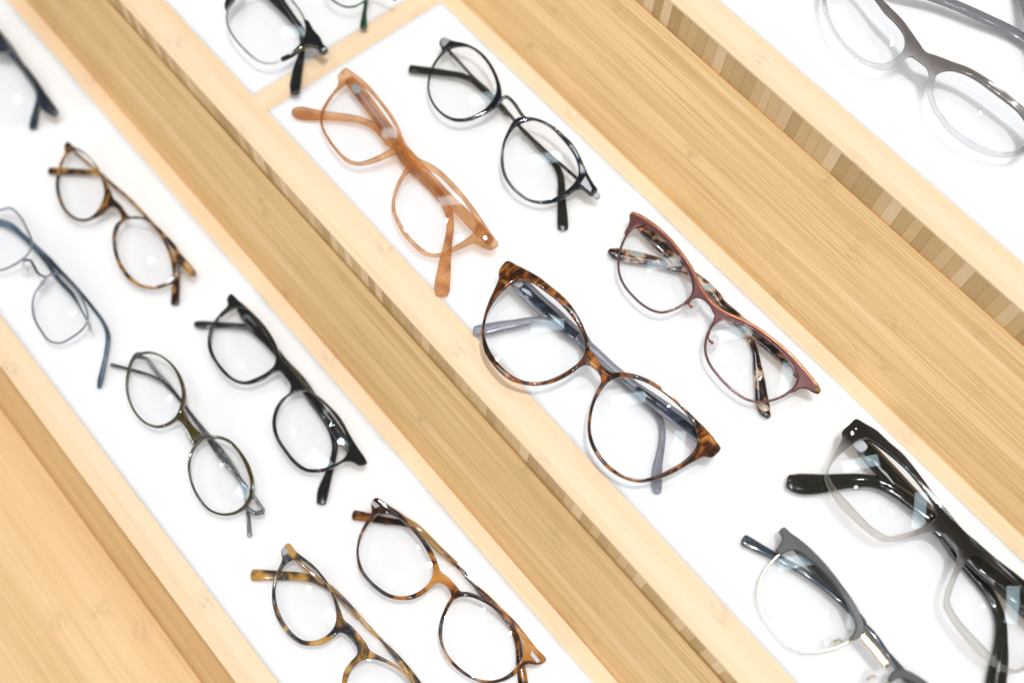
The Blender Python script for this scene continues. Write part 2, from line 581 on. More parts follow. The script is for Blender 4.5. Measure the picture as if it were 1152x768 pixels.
class Glasses:
    def __init__(s, tray, cl, cr, label, zc=0.011, tilt=10.0, k=0.8, name='eyeglasses'):
        s.zt = TR[tray]['z'] - RECESS
        s.k = k
        zc_w = s.zt + zc
        a, b = hit_z(*cl, zc_w), hit_z(*cr, zc_w)
        s.C = (a + b) / 2
        U = (b - a)
        U.z = 0
        s.half = U.length / 2
        s.U = U.normalized()
        Vh = Vector((-s.U.y, s.U.x, 0))
        up = hit_z(cl[0] + 20, cl[1] - 20, zc_w) - a
        if Vh.dot(up) < 0:
            Vh = -Vh
        th = math.radians(tilt)
        s.V = Vh * math.cos(th) + Vector((0, 0, math.sin(th)))
        s.Nn = s.U.cross(s.V).normalized()
        if s.Nn.z < 0:
            s.Nn = -s.Nn
        rz = math.atan2(s.U.y, s.U.x)
        base = Vector((s.C.x, s.C.y, s.zt))
        s.root = thing(name, label, 'eyeglasses', base, rz, 'eyeglasses on the display trays')
        s.inv = (Matrix.Translation(base) @ Matrix.Rotation(rz, 4, 'Z')).inverted()
        s.lens_loops = []

    # surface of the front: plane with a slight wrap towards the temples
    def uv(s, px, py):
        d = ray(px, py)
        off = 0.0
        for _ in range(6):
            P0 = s.C + s.Nn * off
            P = CAM + d * ((P0 - CAM).dot(s.Nn) / d.dot(s.Nn))
            u, v = (P - s.C).dot(s.U), (P - s.C).dot(s.V)
            off = s.k * s.half ** 2 - s.k * u * u
        return u, v

    def P(s, u, v, n=0.0):
        return s.C + s.U * u + s.V * v + s.Nn * (n + s.k * s.half ** 2 - s.k * u * u)

    def loop(s, px, step=0.0011):
        l = crom([s.uv(*p[:2]) for p in px], True, step)
        if area2(l) < 0:
            l.reverse()
        return l

    def mirror(s, pts_uv, u0=0.0):
        return [(2 * u0 - p[0],) + tuple(p[1:]) for p in pts_uv]

    # ---- flat moulded piece: outline with optional holes, rounded edges
    def plate(s, name, outer, holes, mat, th=0.0023, bev=0.0009, n0=0.0, label=None, raw=False):
        loops = [outer if raw else s.loop(outer)] + [h for h in holes]
        prof = []
        K = 4
        for i in range(K + 1):
            a = i / K * math.pi / 2
            prof.append((bev * (1 - math.sin(a)), th / 2 - bev * (1 - math.cos(a))))
        prof = prof + [(d, -n) for d, n in reversed(prof)]
        verts, uvs, faces, capT, capB, sharp = [], [], [], [], [], set()
        for li, lp in enumerate(loops):
            lp = [tuple(p[:2]) for p in lp]
            if area2(lp) < 0:
                lp = lp[::-1]
            n = len(lp)
            start = len(verts)
            for j, (d, nn) in enumerate(prof):
                ol = offset_loop(lp, d if li == 0 else -d)
                for (u, v) in ol:
                    verts.append(s.P(u, v, n0 + nn))
                    uvs.append((u, v))
                if j == 0:
                    capT.append(ol)
                    sharp.update(range(len(verts) - n, len(verts)))
                if j == len(prof) - 1:
                    capB.append(ol)
                    sharp.update(range(len(verts) - n, len(verts)))
            for j in range(len(prof) - 1):
                for i in range(n):
                    a = start + j * n + i
                    b = start + j * n + (i + 1) % n
                    faces.append((a, b, b + n, a + n))
        idx_t, idx_b = [], []
        p = 0
        for lp in capT:
            n = len(lp)
            idx_t += list(range(p, p + n))
            idx_b += list(range(p + (len(prof) - 1) * n, p + len(prof) * n))
            p += n * len(prof)
        tris = tessellate_polygon([[Vector((a, b, 0)) for a, b in lp] for lp in capT])
        for t3 in tris:
            faces.append(tuple(idx_t[i] for i in t3))
            faces.append(tuple(idx_b[i] for i in t3))
        return link_mesh(name, verts, faces, mat, s.root, True, uvs, sharp, s.inv, label)

    # ---- lens with a spherical front
    def lens(s, lp, n0=-0.0003, Rl=0.115, th=0.0016, grow=0.0004, mat=None, parent=None):
        lp = [tuple(p[:2]) for p in lp]
        if area2(lp) < 0:
            lp = lp[::-1]
        lp = offset_loop(lp, -grow)[::2]
        n = len(lp)
        cu = sum(p[0] for p in lp) / n
        cv = sum(p[1] for p in lp) / n
        rm = max(math.hypot(p[0] - cu, p[1] - cv) for p in lp)
        edge = rm * rm / (2 * Rl) * 0.8
        rings = 9
        verts, faces = [], []

        def surf(dn):
            st = len(verts)
            verts.append(s.P(cu, cv, n0 + dn + edge))
            for r in range(1, rings + 1):
                f = r / rings
                for (u, v) in lp:
                    a, b = (u - cu) * f, (v - cv) * f
                    verts.append(s.P(cu + a, cv + b, n0 + dn + edge - (a * a + b * b) / (2 * Rl)))
            for i in range(n):
                faces.append((st, st + 1 + i, st + 1 + (i + 1) % n))
            for r in range(rings - 1):
                for i in range(n):
                    a = st + 1 + r * n + i
                    b = st + 1 + r * n + (i + 1) % n
                    faces.append((a, b, b + n, a + n))
            return st
        A = surf(th / 2)
        B = surf(-th / 2)
        ea, eb = A + 1 + (rings - 1) * n, B + 1 + (rings - 1) * n
        for i in range(n):
            j = (i + 1) % n
            faces.append((ea + i, ea + j, eb + j, eb + i))
        sharp = set(range(ea, ea + n)) | set(range(eb, eb + n))
        return link_mesh('lens', verts, faces, mat or M['lens'], parent or s.root, True, None, sharp, s.inv)

    # ---- round or flattened wire along the front surface, points (u,v[,w]) in metres
    def wire(s, name, pts, mat, r=0.0006, flat=1.0, closed=False, n0=0.0, step=0.0012, label=None, join=None, parent=None):
        pp = crom([tuple(p) for p in pts], closed, step)
        P3 = [s.P(p[0], p[1], n0 + (p[3] if len(p) > 3 else 0.0)) for p in pp]
        W = [(p[2] / 2 if len(p) > 2 else r) for p in pp]
        T = [(w if flat == 1.0 else r * flat) for w in W]
        return sweep(name, P3, W, T, [s.Nn] * len(P3), mat, s.root if parent is None else parent, s.inv, closed, label)

    # ---- temple: points are photograph pixels (x, y, full width in pixels); heights along it in metres above the panel
    def temple(s, pts, hs, mat, th=0.0026, label=None, name='temple', square=3.2):
        n = len(pts)
        pp = crom([tuple(p[:3]) for p in pts], False, 3.0)
        L = [0.0]
        for i in range(1, len(pp)):
            L.append(L[-1] + math.hypot(pp[i][0] - pp[i - 1][0], pp[i][1] - pp[i - 1][1]))
        P3, W = [], []
        for p, l in zip(pp, L):
            f = l / L[-1]
            x = f * (len(hs) - 1)
            i = min(int(x), len(hs) - 2)
            g = x - i
            g = g * g * (3 - 2 * g)
            z = s.zt + hs[i] * (1 - g) + hs[i + 1] * g
            a = hit_z(p[0], p[1], z)
            sc = ((hit_z(p[0] + 1, p[1], z) - a).length * (hit_z(p[0], p[1] + 1, z) - a).length) ** 0.5
            P3.append(a)
            W.append(max(0.0004, p[2] * sc / 2))
        T = [min(th / 2, w) for w in W]
        return sweep(name, P3, W, T, [Vector((0, 0, 1))] * len(P3), mat, s.root, s.inv, False, label, square)


def sweep(name, P3, W, T, NN, mat, parent, inv, closed=False, label=None, power=2.2):
    n = len(P3)
    K = 12
    # rounded ends
    if not closed:
        def cap(i0, i1):
            d = (P3[i0] - P3[i1]).normalized()
            w = min(W[i0], 0.0022)
            res = []
            for a in (30, 60, 85):
                r = math.radians(a)
                res.append((P3[i0] + d * w * 0.55 * math.sin(r), W[i0] - w * (1 - math.cos(r)), T[i0] * (0.35 + 0.65 * math.cos(r)), NN[i0]))
            return res
        a = cap(0, 1)
        b = cap(n - 1, n - 2)
        P3 = [q[0] for q in reversed(a)] + list(P3) + [q[0] for q in b]
        W = [q[1] for q in reversed(a)] + list(W) + [q[1] for q in b]
        T = [q[2] for q in reversed(a)] + list(T) + [q[2] for q in b]
        NN = [q[3] for q in reversed(a)] + list(NN) + [q[3] for q in b]
        n = len(P3)
    verts, faces, uvs = [], [], []
    Ls = 0.0
    for i in range(n):
        if closed:
            t = P3[(i + 1) % n] - P3[i - 1]
        else:
            t = P3[min(i + 1, n - 1)] - P3[max(i - 1, 0)]
        t.normalize()
        side = NN[i].cross(t).normalized()
        up = t.cross(side).normalized()
        if i:
            Ls += (P3[i] - P3[i - 1]).length
        for k in range(K):
            a = 2 * math.pi * (k + 0.5) / K
            c, sn = math.cos(a), math.sin(a)
            cx = math.copysign(abs(c) ** (2 / power), c)
            sx = math.copysign(abs(sn) ** (2 / power), sn)
            verts.append(P3[i] + side * W[i] * cx + up * T[i] * sx)
            uvs.append((Ls, W[i] * cx))
    m = n if closed else n - 1
    for i in range(m):
        for k in range(K):
            a = i * K + k
            b = i * K + (k + 1) % K
            c = ((i + 1) % n) * K + (k + 1) % K
            d = ((i + 1) % n) * K + k
            faces.append((a, b, c, d))
    if not closed:
        faces.append(tuple(range(K)))
        faces.append(tuple(range((n - 1) * K, n * K)))
    return link_mesh(name, verts, faces, mat, parent, True, uvs, None, inv, label)


def pad_pair(g, spots, metal, size=(0.0042, 0.0075)):
    """Nose pads on wire arms: spots = (pad px, arm start px)."""
    for (px, ax, ang) in spots:
        u, v = g.uv(*px)
        au, av = g.uv(*ax)
        lp = []
        for k in range(20):
            a = 2 * math.pi * k / 20
            x, y = size[0] * 0.62 * math.cos(a), size[1] * 0.62 * math.sin(a)
            c, s_ = math.cos(ang), math.sin(ang)
            lp.append((u + x * c - y * s_, v + x * s_ + y * c))
        p = g.plate('nose_pad', lp, [], M['pad'], th=0.0012, bev=0.0004, n0=-0.0045, raw=True)
        mu, mv = (u + au) / 2, (v + av) / 2
        du, dv = (v - av) * 0.35, -(u - au) * 0.35
        g.wire('pad_arm', [(au, av, 0.0009, 0.0), (mu + du, mv + dv, 0.0009, -0.002), (u, v, 0.0016, -0.0036)], metal, parent=p)


def hinge(g, px, mat, size=0.0026, n0=-0.0026):
    u, v = g.uv(*px)
    a = size
    lp = [(u - a, v - a * .6), (u + a, v - a * .6), (u + a, v + a * .6), (u - a, v + a * .6)]
    g.plate('hinge', crom(lp, True, 0.0008), [], mat, th=0.0022, bev=0.0004, n0=n0, raw=True)


def mark(g, name, pts, mat, n0=0.0019, th=0.0005, label=None):
    g.plate(name, [g.uv(*p) for p in pts], [], mat, th=th, bev=0.0002, n0=n0, raw=True, label=label)


HL1 = (0.0065, 0.0038, 0.0026, 0.0022, 0.002)      # heights of the temple folded first
HL2 = (0.0075, 0.0068, 0.0062, 0.0045, 0.0026)     # heights of the one folded over it


M['plate'] = plain('brushed_end_plate', (0.36, 0.36, 0.37), 0.45, 0.0, metallic=0.3)
M['peach'] = tortoise('peach_acetate', [(0.3, (0.52, 0.20, 0.035)), (0.5, (0.76, 0.43, 0.15)), (0.7, (0.90, 0.62, 0.33))], 90, 2.0, alpha=0.13, stretch=(1, 1, 1))
M['honey'] = tortoise('amber_tortoise', [(0.44, (0.03, 0.015, 0.009)), (0.52, (0.13, 0.055, 0.012)), (0.60, (0.42, 0.20, 0.035)), (0.75, (0.62, 0.35, 0.09))], 95, 5.0, alpha=0.95)
M['cateye'] = tortoise('brown_tortoise', [(0.40, (0.022, 0.009, 0.005)), (0.50, (0.11, 0.034, 0.009)), (0.60, (0.38, 0.12, 0.016)), (0.74, (0.66, 0.31, 0.06))], 210, 9.0, alpha=0.88, stretch=(1, 0.5, 1), tilt=0.5, detail=4)
M['lavender'] = plain('lavender_grey_acetate', (0.36, 0.36, 0.41), 0.1, 0.8, alpha=0.5, var=0.15)
M['navycore'] = tortoise('navy_core', [(0.4, (0.015, 0.018, 0.03)), (0.6, (0.04, 0.055, 0.09)), (0.75, (0.10, 0.06, 0.045))], 160, 3.0)
M['burgundy'] = plain('burgundy_metal', (0.10, 0.021, 0.019), 0.42, 0.0, metallic=0.2)
M['copper'] = plain('copper_edge', (0.42, 0.15, 0.07), 0.25, 0.3, metallic=0.6)
M['plumwire'] = plain('plum_wire', (0.13, 0.06, 0.06), 0.25, 0.2, metallic=0.7)
M['mosaic'] = tortoise('mosaic_acetate', [(0.44, (0.015, 0.01, 0.008)), (0.52, (0.11, 0.045, 0.035)), (0.57, (0.34, 0.19, 0.09)), (0.64, (0.56, 0.44, 0.31)), (0.74, (0.30, 0.40, 0.44))], 170, 1.0, stretch=(0.8, 1.3, 1), detail=1.5, dist=0.4)
M['fade'] = fade('black_to_clear_acetate', (0.018, 0.014, 0.010), (0.70, 0.66, 0.62), -0.009, 0.006, 0.96, 0.06)
M['darkolive'] = plain('dark_olive_acetate', (0.022, 0.02, 0.014), 0.08, 0.8, alpha=0.88)
M['olive'] = tortoise('olive_acetate', [(0.3, (0.03, 0.023, 0.005)), (0.7, (0.075, 0.058, 0.012))], 120, 3.0)
M['fadegrey'] = fade('grey_to_clear_acetate', (0.17, 0.14, 0.125), (0.80, 0.80, 0.81), -0.009, 0.005, 0.88, 0.05)
M['greyarm'] = plain('steel_grey_acetate', (0.22, 0.22, 0.235), 0.12, 0.8, alpha=0.93)
M['honeyb'] = tortoise('honey_blue_tortoise', [(0.42, (0.025, 0.025, 0.03)), (0.5, (0.10, 0.06, 0.03)), (0.57, (0.50, 0.26, 0.06)), (0.7, (0.66, 0.42, 0.16))], 62, 12.0, alpha=0.95)
M['havana'] = tortoise('orange_havana', [(0.42, (0.022, 0.008, 0.005)), (0.5, (0.10, 0.03, 0.008)), (0.57, (0.40, 0.15, 0.025)), (0.7, (0.58, 0.26, 0.06))], 72, 8.0, alpha=0.95)
M['bluearm'] = tortoise('blue_acetate', [(0.35, (0.025, 0.035, 0.05)), (0.55, (0.07, 0.115, 0.17)), (0.75, (0.17, 0.23, 0.30))], 60, 4.0, stretch=(0.5, 1, 1))
M['slate'] = plain('slate_metal', (0.07, 0.072, 0.07), 0.35, 0.0, spec=0.25)
M['slateblue'] = plain('slate_blue_acetate', (0.035, 0.05, 0.065), 0.12, 0.7)
M['green'] = plain('dark_green_metal', (0.02, 0.075, 0.04), 0.2, 0.5, metallic=0.4)
M['smoke'] = tortoise('smoke_navy_acetate', [(0.35, (0.010, 0.014, 0.022)), (0.65, (0.045, 0.055, 0.07))], 70, 2.0)
M['goldbrown'] = plain('translucent_amber', (0.36, 0.20, 0.05), 0.1, 0.8, alpha=0.9)
MX = {}

# ---------------- peach eyeglasses
g = Glasses(2, (405, 135), (488, 235), 'translucent peach eyeglasses near the wooden divider of the middle tray', zc=0.0095, tilt=9)
l1 = g.loop(tr('J1', '465,140 540,165 600,220 660,290 715,365 755,430 778,490 775,545 745,592 690,625 630,655 560,683 510,692 460,680 420,655 370,605 320,540 285,480 265,425 262,390 270,340 300,285 340,230 390,180 430,150'))
l2 = g.loop(tr('J2', '230,103 275,115 330,150 380,200 430,255 470,305 495,350 505,390 495,425 460,455 420,480 370,508 320,528 280,525 245,505 205,470 165,425 135,375 112,325 107,285 115,235 135,185 160,145 190,118'))
out = tr('J1', '425,43 455,58 500,90 545,125 600,180 650,240 700,305 745,365 780,425 800,470 820,520 845,570 880,615') + tr('J2', '222,55 245,68 290,90 340,125 395,180 440,230 480,280 520,335 560,395 590,440 615,475 618,488 575,510 545,500 515,485 490,478 460,490 420,508 380,525 330,545 290,545 250,535 215,510 175,470 140,425 110,370 92,320 90,280 100,230 120,175 145,130 158,100') + tr('J1', '825,690 805,645 780,635 740,650 680,675 620,697 560,710 515,716 470,710 430,695 390,660 340,600 300,545 270,490 250,430 247,390 265,330 300,265 340,205 370,165 372,130 370,95 395,65')
g.plate('frame_front', out, [l1, l2], M['peach'])
g.lens(l1)
g.lens(l2)
t1 = tr('J1', '450,125,70 490,170,80 560,260,82 640,370,82 700,450,78 760,520,72') + tr('J2', '155,60,52 215,125,54 260,165,55 310,220,48 345,270,41 370,320,38 380,370,36 378,420,36 368,480,40 358,540,50 350,600,62 343,660,72 339,700,74 338,728,60')
t2 = tr('J2', '575,465,45 510,400,55 450,335,55 400,285,52 340,225,50 280,160,50 235,110,50') + tr('J1', '800,600,70 740,560,70 690,500,66 640,455,56 580,420,46 500,395,48 420,383,52 330,375,60 250,370,72 160,360,90 100,350,92 68,342,60')
g.temple(t1, HL1, M['peach'])
g.temple(t2, HL2, M['peach'])
MX['core'] = plain('copper_core_wire', (0.42, 0.25, 0.22), 0.3, 0.3, metallic=0.5)
g.temple([(x, y, w * 0.36) for x, y, w in t1[1:11]], tuple(h + 0.0012 for h in (0.0063, 0.0044, 0.0030, 0.0025)), MX['core'], th=0.0006, name='core_wire')
hinge(g, tr('J1', '490,170')[0], M['plate'])
hinge(g, tr('J2', '560,445')[0], M['plate'])
mark(g, 'rivet', tr('J1', '405,85 420,82 425,95 410,100'), MX['core'])
mark(g, 'rivet', tr('J2', '540,450 560,445 568,465 548,472'), M['silver'])

# ---------------- black round eyeglasses with metal bridge
g = Glasses(2, (522, 92), (610, 182), 'black round eyeglasses with thin metal bridge beside the peach pair', zc=0.0105, tilt=8)
l1 = g.loop(tr('K1', '480,125 540,130 600,165 660,225 710,300 745,380 757,450 745,510 715,560 670,610 600,655 540,680 480,690 420,685 360,660 310,620 265,560 240,500 230,440 237,370 260,300 300,230 350,175 410,138'))
l2 = g.loop(tr('K2', '260,83 310,95 370,130 430,190 480,250 515,310 533,370 528,420 500,465 450,510 400,540 350,558 300,563 250,553 200,525 150,480 110,420 92,360 88,300 95,230 115,180 150,130 190,103'))
o1 = tr('K1', '345,53 315,75 308,105 325,140 322,170 285,225 245,295 222,370 215,430 225,510 255,580 300,635 360,683 430,710 500,713 570,698 650,665 720,625 770,590 795,545 800,480 785,410 755,330 710,250 650,180 580,130 510,100 450,88 400,75 375,62')
o2 = tr('K2', '190,65 250,65 310,80 380,115 440,165 500,225 545,300 575,370 600,420 630,470 648,495 640,512 610,535 590,525 550,495 520,500 470,535 410,565 350,580 290,578 230,560 175,525 120,470 85,410 70,340 72,280 85,210 110,150 140,95 165,72')
MX['kblack'] = plain('blue_black_acetate', (0.005, 0.008, 0.012), 0.08, 0.9)
f = g.plate('frame_front', o1, [l1], MX['kblack'])
f2 = g.plate('rim', o2, [l2], MX['kblack'])
g.lens(l1)
g.lens(l2)
b = [g.uv(*p) for p in tr('K1', '790,545 812,518 835,512 875,540 915,590 950,645 985,685')]
g.wire('bridge', [(u, v, 0.0019, -0.0006) for u, v in b], M['gun'])
g.temple(tr('K1', '365,110,22 395,170,24 450,230,24 510,295,20 590,380,22 680,470,40 740,540,46 800,600,48 850,655,36') + tr('K2', '140,60,10 180,110,12 210,150,26 260,200,28 320,260,35 370,310,38 405,360,40 425,410,40 432,460,42 432,540,48 437,620,55 440,690,62 441,725,60'), HL1, M['darkolive'], th=0.002)
g.temple(tr('K2', '610,510,20 520,425,17 440,355,17 350,280,16 260,200,17 190,130,18') + tr('K1', '880,690,10 800,600,22 720,530,40 650,460,46 590,405,48 530,370,48 450,345,50 360,333,55 270,320,60 160,308,66 85,300,70'), HL2, M['darkolive'], th=0.002)
mark(g, 'end_plate', tr('K1', '345,65 372,72 395,92 350,140 330,130 322,100'), M['plate'])
mark(g, 'end_plate', tr('K2', '575,425 615,500 605,520 545,470'), M['plate'])
hinge(g, tr('K2', '638,522')[0], M['plate'], size=0.002, n0=-0.001)

# ---------------- brown tortoiseshell cat-eye eyeglasses
g = Glasses(2, (602, 378), (728, 482), 'large brown tortoiseshell cat-eye eyeglasses in the centre, touching the front rail', zc=0.0135, tilt=6)
l1 = g.loop(tr('L1', '215,150 250,140 310,150 370,190 430,235 490,295 535,355 565,415 578,470 572,515 545,555 500,590 440,625 380,648 320,655 260,645 200,615 150,570 105,510 78,450 68,400 75,340 95,285 130,230 170,185'))
l2 = g.loop(tr('L2', '200,125 240,118 300,122 370,145 440,185 500,230 560,285 605,340 635,395 645,445 638,490 610,530 560,575 500,610 440,640 380,660 330,668 270,655 215,625 160,580 110,515 80,450 70,385 78,310 95,250 130,185 165,145'))
out = tr('L1', '185,40 230,60 290,90 350,125 400,165 450,205 500,255 545,320 575,380 597,440 605,490 630,520') + tr('L2', '130,55 180,90 230,90 290,97 350,115 420,150 490,205 550,255 600,305 650,355 700,405 740,455 772,500 765,515 725,550 680,547 620,575 560,610 500,642 440,665 380,680 330,685 270,672 210,645 150,600 100,540 65,470 52,400 58,320 75,250 100,190 125,140 115,100') + tr('L1', '625,585 590,568 560,575 520,605 460,640 400,662 330,672 260,665 200,645 150,610 105,560 70,505 55,440 55,380 65,320 90,245 115,190 140,130 140,95 155,65')
g.plate('frame_front', out, [l1, l2], M['cateye'], th=0.0026)
g.lens(l1)
g.lens(l2)
t1 = tr('L1', '225,130,70 250,160,85 330,240,90 410,310,92 490,385,90 560,440,80') + tr('L2', '85,15,50 130,50,46 200,105,48 270,165,48 340,222,48 400,280,45 440,340,38 455,395,34 455,450,36 445,520,40 432,590,50 425,650,58 425,700,58 430,735,42')
t2 = tr('L2', '710,470,80 640,420,90 560,355,85 480,295,80 400,235,70 320,175,55 240,110,50 180,60,50') + tr('L1', '640,510,50 560,440,50 490,385,45 430,355,42 370,340,40 300,345,42 220,360,48 150,372,56 90,385,62 45,390,56 22,391,44')
g.temple(t1, (0.009, 0.0045, 0.0028, 0.0022, 0.002), M['lavender'])
g.temple(t2, (0.0095, 0.0085, 0.0072, 0.005, 0.0042), M['lavender'])
g.temple([(x, y, w * 0.55) for x, y, w in t1[1:7]], (0.0097, 0.0080, 0.0062), M['navycore'], th=0.0006, name='inlay')
g.temple([(x, y, w * 0.55) for x, y, w in t2[0:6]], (0.0112, 0.0108, 0.0103), M['navycore'], th=0.0006, name='inlay')
hinge(g, tr('L1', '235,140')[0], M['plate'])
hinge(g, tr('L2', '690,460')[0], M['plate'])

# ---------------- burgundy half-rim eyeglasses
g = Glasses(2, (742, 300), (850, 405), 'burgundy metal eyeglasses with copper brow line and mottled temples in the middle tray', zc=0.011, tilt=10)
l1 = g.loop(tr('M1', '225,145 265,128 320,150 380,195 440,250 495,315 545,385 580,450 597,520 590,575 555,620 500,658 440,682 390,690 330,675 270,640 210,585 160,525 130,465 118,400 122,330 140,260 165,205 195,165'))
l2 = g.loop(tr('M2', '130,150 180,125 230,130 300,155 370,195 440,245 510,305 565,365 605,430 622,475 610,520 570,560 510,595 440,615 380,618 320,605 260,570 200,520 140,455 95,390 72,320 75,250 88,210 105,178'))
top = tr('M1', '210,55 250,70 310,105 370,150 430,205 480,260 530,325 575,390 610,455 640,520 680,580') + tr('M2', '124,38 180,80 240,110 310,140 380,180 450,230 520,285 590,350 650,415 700,475 740,525')
out = top + tr('M2', '758,550 745,572 715,565 680,545 640,540 600,560 572,566 610,520 622,475 605,430 565,365 510,305 440,245 370,195 300,155 230,130 180,125 130,150 104,186 94,182 118,135 125,95') + tr('M1', '728,700 700,650 650,605 610,600 575,625 548,642 540,632 555,620 590,575 597,520 580,450 545,385 495,315 440,250 380,195 320,150 265,128 225,145 195,165 165,200 156,188 180,140 190,95 188,70')
g.plate('frame_front', out, [], M['burgundy'], th=0.0020, bev=0.0005, n0=0.0004)
g.wire('brow_trim', [g.uv(*p) + (0.0017, 0.0008) for p in [(x - 0.6, y + 0.6) for x, y in top]], M['copper'])
g.wire('rim_wire', [(u, v) for u, v in l1], M['plumwire'], r=0.00062, closed=True)
g.wire('rim_wire', [(u, v) for u, v in l2], M['plumwire'], r=0.00062, closed=True)
g.lens(l1)
g.lens(l2)
pad_pair(g, [(tr('M1', '590,640')[0], tr('M1', '570,618')[0], -0.5), (tr('M2', '118,255')[0], tr('M2', '98,205')[0], 0.35)], M['copper'])
g.temple(tr('M1', '245,110,50 290,165,76 360,235,80 440,310,75 520,385,65 600,460,55 680,530,60 760,610,60') + tr('M2', '140,25,55 200,70,60 250,125,50 300,190,40 345,260,38 370,330,36 380,400,48 392,470,60 402,560,70 410,620,78 425,675,66 448,708,30'), HL1, M['mosaic'])
g.temple(tr('M2', '700,510,50 620,435,80 560,375,80 480,305,75 400,240,70 320,168,60 240,98,55 160,28,55') + tr('M1', '740,580,55 670,510,55 600,455,45 540,425,45 470,402,50 390,375,58 300,352,72 200,335,84 120,320,80 80,308,60 62,298,34'), HL2, M['mosaic'])
mark(g, 'end_tip', tr('M2', '735,535 752,550 745,566 715,556'), M['goldbrown'])
hinge(g, tr('M1', '255,125')[0], M['copper'])

# ---------------- big black-to-clear eyeglasses
g = Glasses(2, (993, 548.5), (1126, 687), 'chunky eyeglasses fading from black brow to clear lower rims, with wide black temples', zc=0.0135, tilt=9)
l1 = g.loop(tr('N1', '410,185 450,162 500,175 560,215 630,270 700,335 760,405 810,470 845,530 852,575 835,600 780,635 720,660 650,680 600,688 560,672 500,630 440,570 380,505 320,440 285,390 272,345 290,300 330,250 370,215'))
half = [g.uv(*p) for p in tr('N1', '945,740 920,700 890,675 850,660 800,665 730,688 660,708 600,715 560,712 520,690 460,645 400,590 340,530 290,460 260,400 255,345 270,305 300,250 330,195 345,160 345,125 385,85 420,55 470,80 530,115 600,180 670,240 730,310 790,390 840,460 880,510 930,570 970,620')]
half = [p for p in half if p[0] < -0.001]
full = crom(half + g.mirror(half)[::-1], True, 0.0011)
l2 = g.mirror(l1)
g.plate('frame_front', full, [l1, l2], M['fade'], th=0.0026, bev=0.00055, raw=True)
g.lens(l1)
g.lens(l2)
g.temple(tr('N1', '450,190,90 500,245,110 580,330,112 660,415,112 740,500,110 820,580,100 900,670,90') + tr('N2', '204,115,72 270,210,70 330,285,65 390,365,56 428,435,50 448,505,52 450,580,58 445,660,75 432,740,88 426,800,90 426,822,70'), (0.0075, 0.0042, 0.0028, 0.0022, 0.002), M['darkolive'], th=0.0034)
g.temple(tr('N2', '735,590,90 620,490,100 551,425,100 480,352,95 400,285,90 330,225,85 260,150,80 204,85,75') + tr('N1', '800,562,80 720,500,80 650,450,78 580,412,75 500,390,72 420,387,78 340,392,86 250,402,102 160,406,116 100,402,108 60,392,80'), (0.0085, 0.0082, 0.0072, 0.0048, 0.003), M['darkolive'], th=0.0034)
mark(g, 'rivet', tr('N1', '385,128 400,120 410,140 393,150'), M['silver'])
mark(g, 'rivet', tr('N1', '410,108 420,104 425,114 415,118'), M['silver'])
hinge(g, tr('N1', '445,185')[0], M['plate'], size=0.0034)

# ---------------- slate browline eyeglasses with pale gold lower rims
g = Glasses(2, (905, 675), (1040, 825), 'slate grey browline eyeglasses with pale gold lower rims in the middle tray', zc=0.0085, tilt=9)
l1 = g.loop(tr('O1', '300,160 345,152 430,205 500,265 560,335 605,400 640,465 665,530 668,575 655,618 625,650 570,680 500,700 430,710 360,700 300,670 240,610 190,545 150,480 132,410 140,340 165,280 205,225 250,185'))
l2 = g.mirror(l1)
bro = [g.uv(*p) for p in tr('O1', '270,38 300,65 350,100 410,150 470,210 530,280 590,360 640,430 675,490 700,550 705,590 690,625 640,648 624,638 648,610 658,570 645,528 620,470 586,410 543,348 483,280 416,220 338,164 298,166 250,187 228,165 250,130 262,95 250,65')]
bro = crom(bro, True, 0.0010)
g.plate('frame_front', bro, [], M['slate'], th=0.0026, bev=0.0005, n0=0.0006, raw=True)
g.plate('brow', g.mirror(bro), [], M['slate'], th=0.0026, bev=0.0005, n0=0.0006, raw=True)
low = [g.uv(*p) for p in tr('O1', '262,176 250,185 205,225 165,280 140,340 132,410 150,480 190,545 240,610 300,670 360,700 430,710 500,700 570,680 630,648')]
for l, lw_ in ((l1, low), (l2, g.mirror(low))):
    g.wire('rim_wire', lw_, M['gold'], r=0.00055)
    g.lens(l)
b = [g.uv(*p) for p in tr('O2', '385,235 470,330 550,430 640,545')]
g.wire('bridge', [(u, v, 0.0042, 0.0004) for u, v in b], M['gold'], r=0.0007, flat=0.9)
b1 = tr('O1', '548,655')[0]
b1a = tr('O1', '600,668')[0]
pad_pair(g, [(b1, b1a, -0.6), (tr('O2', '470,700')[0], tr('O2', '540,690')[0], 0.4)], M['gold'])
g.temple(tr('O1', '320,130,36 400,220,46 480,310,48 560,400,48 640,480,44 700,550,36') + tr('O2', '400,110,60 500,240,60 600,370,60 720,510,70 830,640,80 950,790,85 1050,950,90 1060,1150,90'), HL1, M['slate'], th=0.0018)
g.temple(tr('O2', '1000,900,50 860,740,50') + tr('O1', '760,620,30 700,560,32 650,510,34 590,445,38 530,392,38 440,322,38 360,268,40 280,225,42 200,182,48 120,140,58 60,108,66'), HL2, M['slateblue'], th=0.0022)
hinge(g, tr('O1', '285,70')[0], M['plate'])

